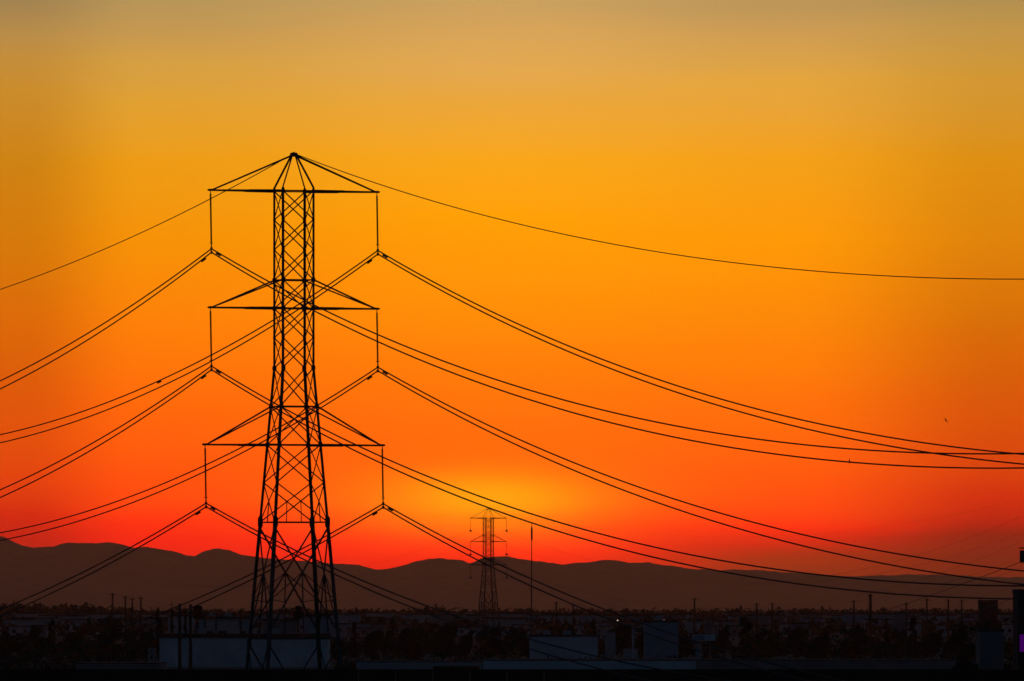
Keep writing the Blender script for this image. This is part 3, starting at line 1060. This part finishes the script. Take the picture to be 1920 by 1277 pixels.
# the low city far out among those trees: too many and too small to count
b = MB()
for k in range(1500):
    d = rnd.uniform(3700, 8800)
    x = rnd.uniform(-160, 2080)
    p = at(x, 0, d)
    w, dp = rnd.uniform(4, 11), rnd.uniform(5, 9)
    hgt = rnd.choice((3.2, 3.6, 4.2, 5.0, 6.0, 7.5)) * rnd.uniform(0.9, 1.1)
    if d > 6500 and rnd.random() < 0.18:
        hgt = rnd.uniform(7, 9.5)
    b.cur = rnd.choice((0, 0, 1, 2))
    b.box(p.x - w, p.x + w, d, d + dp * 2, 0, hgt)
    b.cur = 3
    b.box(p.x - w - 0.3, p.x + w + 0.3, d - 0.3, d + dp * 2 + 0.3, hgt + 0.003, hgt + 0.4)
    for q in range(int(w / 2)):
        xx = p.x - w + (q + 0.5) * 4
        b.box(xx - 0.6, xx + 0.6, d - 0.05, d - 0.004, hgt * 0.4, hgt * 0.4 + 1.2)
tag(b.build('far_city', [M['cream'], M['dim'], M['bluepaint'], M['roof']]), kind='stuff')

# pale houses here and there on the far plain
FARB = [(60, 84, 1172, 2900, 'pale far house between the small trees on the far left'), (388, 402, 1150, 3000, 'pale far house left of the grey low block over the warehouse'),
        (428, 446, 1151, 3000, 'pale far house above the grey low block over the warehouse'), (1322, 1336, 1158, 3100, 'pale far house above the pale canopy'),
        (1402, 1410, 1152, 3100, 'slim pale far house above the tall dark tree right of canopy'), (1676, 1698, 1148, 3100, 'palest patch of far houses on the right, left block'),
        (1480, 1516, 1168, 2900, 'wide pale far house right of the lone tall far pole'), (700, 722, 1168, 2900, 'pale far house behind the trees right of the big pylon'),
        (276, 300, 1158, 2900, 'pale far house left above the warehouse')]
for (x0, x1, y, d, lb) in FARB:
    building(x0, x1, y, d, 10, M['dim'], lb, 'far_house', 0.2, 0.4, group='far houses on the plain', cat='house')


# ------------------------------------------------------------------ birds
def make_bird(name, loc, scale, rz, pitch, label, flying):
    """one continuous body: tail, belly, breast, neck, head, beak; wings folded or half spread grown from the same mesh"""
    bm = bmesh.new()
    sp = [(-0.62, 0.02, 0.012, 0.05), (-0.34, 0.03, 0.03, 0.055), (-0.2, 0.02, 0.075, 0.07), (-0.02, 0.0, 0.115, 0.11), (0.14, 0.02, 0.105, 0.1), (0.25, 0.075, 0.07, 0.065),
          (0.33, 0.12, 0.066, 0.062), (0.40, 0.125, 0.05, 0.045), (0.45, 0.115, 0.02, 0.016), (0.53, 0.10, 0.004, 0.004)]
    n = 10
    rings = []
    for x, z, hz, hy in sp:
        rings.append([bm.verts.new((x, hy * math.cos(2 * math.pi * k / n), z + hz * math.sin(2 * math.pi * k / n))) for k in range(n)])
    for a, c in zip(rings, rings[1:]):
        for k in range(n):
            bm.faces.new((a[k], a[(k + 1) % n], c[(k + 1) % n], c[k]))
    bm.faces.new(rings[0][::-1]); bm.faces.new(rings[-1])
    for s in (1, -1):
        if flying:
            w = [(0.18, 0.06, 0.03), (0.16, 0.3, 0.2), (0.02, 0.62, 0.26), (-0.2, 0.66, 0.22), (-0.16, 0.3, 0.14), (-0.14, 0.06, 0.02)]
        else:
            w = [(0.16, 0.1, 0.03), (0.05, 0.125, 0.06), (-0.2, 0.1, 0.05), (-0.48, 0.04, 0.03), (-0.2, 0.1, -0.02), (0.05, 0.12, -0.03)]
        up = [bm.verts.new((x, s * y, z + 0.012)) for x, y, z in w]
        dn = [bm.verts.new((x, s * y, z - 0.012)) for x, y, z in w]
        bm.faces.new(up if s > 0 else up[::-1]); bm.faces.new(dn[::-1] if s > 0 else dn)
        for k in range(6):
            bm.faces.new((up[k], dn[k], dn[(k + 1) % 6], up[(k + 1) % 6]))
    if not flying:
        for s in (1, -1):
            c = [bm.verts.new((0.0 + a, s * 0.04 + e, z)) for z in (-0.08, -0.2) for a, e in ((-.01, -.01), (.01, -.01), (.01, .01), (-.01, .01))]
            for k in range(4):
                bm.faces.new((c[k], c[(k + 1) % 4], c[4 + (k + 1) % 4], c[4 + k]))
    me = bpy.data.meshes.new(name)
    bm.to_mesh(me); bm.free()
    me.materials.append(M['feather'])
    me.polygons.foreach_set('use_smooth', [True] * len(me.polygons))
    o = bpy.data.objects.new(name, me)
    COL.objects.link(o)
    o.location = loc
    o.scale = (scale,) * 3
    o.rotation_euler = (0, pitch, rz)
    return tag(o, label, 'bird')


# perched on the lower wire of the top left pair, where the photo shows it
p = wp1[0, -1][1]
best = min((abs((lambda q: CX + q.x / q.y * F)(wire_pt(p, TH1, 'R', t * 0.25, K['TLl', 'R'])) - 1593.5), t * 0.25) for t in range(200, 1000))
q = wire_pt(p, TH1, 'R', best[1], K['TLl', 'R'])
make_bird('bird', q + Vector((0, 0, 0.07)), 0.36, R(80), R(-58), 'small dark bird perched on a wire at the right', False)
make_bird('bird', at(1773.5, 788, 700), 0.4, R(200), R(-52), 'small dark bird alone in the orange sky at the right, wings folded in', False)

# ------------------------------------------------------------------ haze over the plain
hm = bpy.data.materials.new('evening_haze')
hm.use_nodes = True
t = hm.node_tree
t.nodes.clear()
pv = t.nodes.new('ShaderNodeVolumePrincipled')
pv.inputs['Color'].default_value = (0.90, 0.63, 0.66, 1)
pv.inputs['Density'].default_value = HAZE
pv.inputs['Anisotropy'].default_value = 0.88
ou = t.nodes.new('ShaderNodeOutputMaterial')
t.links.new(pv.outputs[0], ou.inputs['Volume'])
b = MB()
b.box(-20000, 20000, -600, HAZE_END, -1.0, HAZE_TOP)
tag(b.build('haze', hm), kind='stuff')
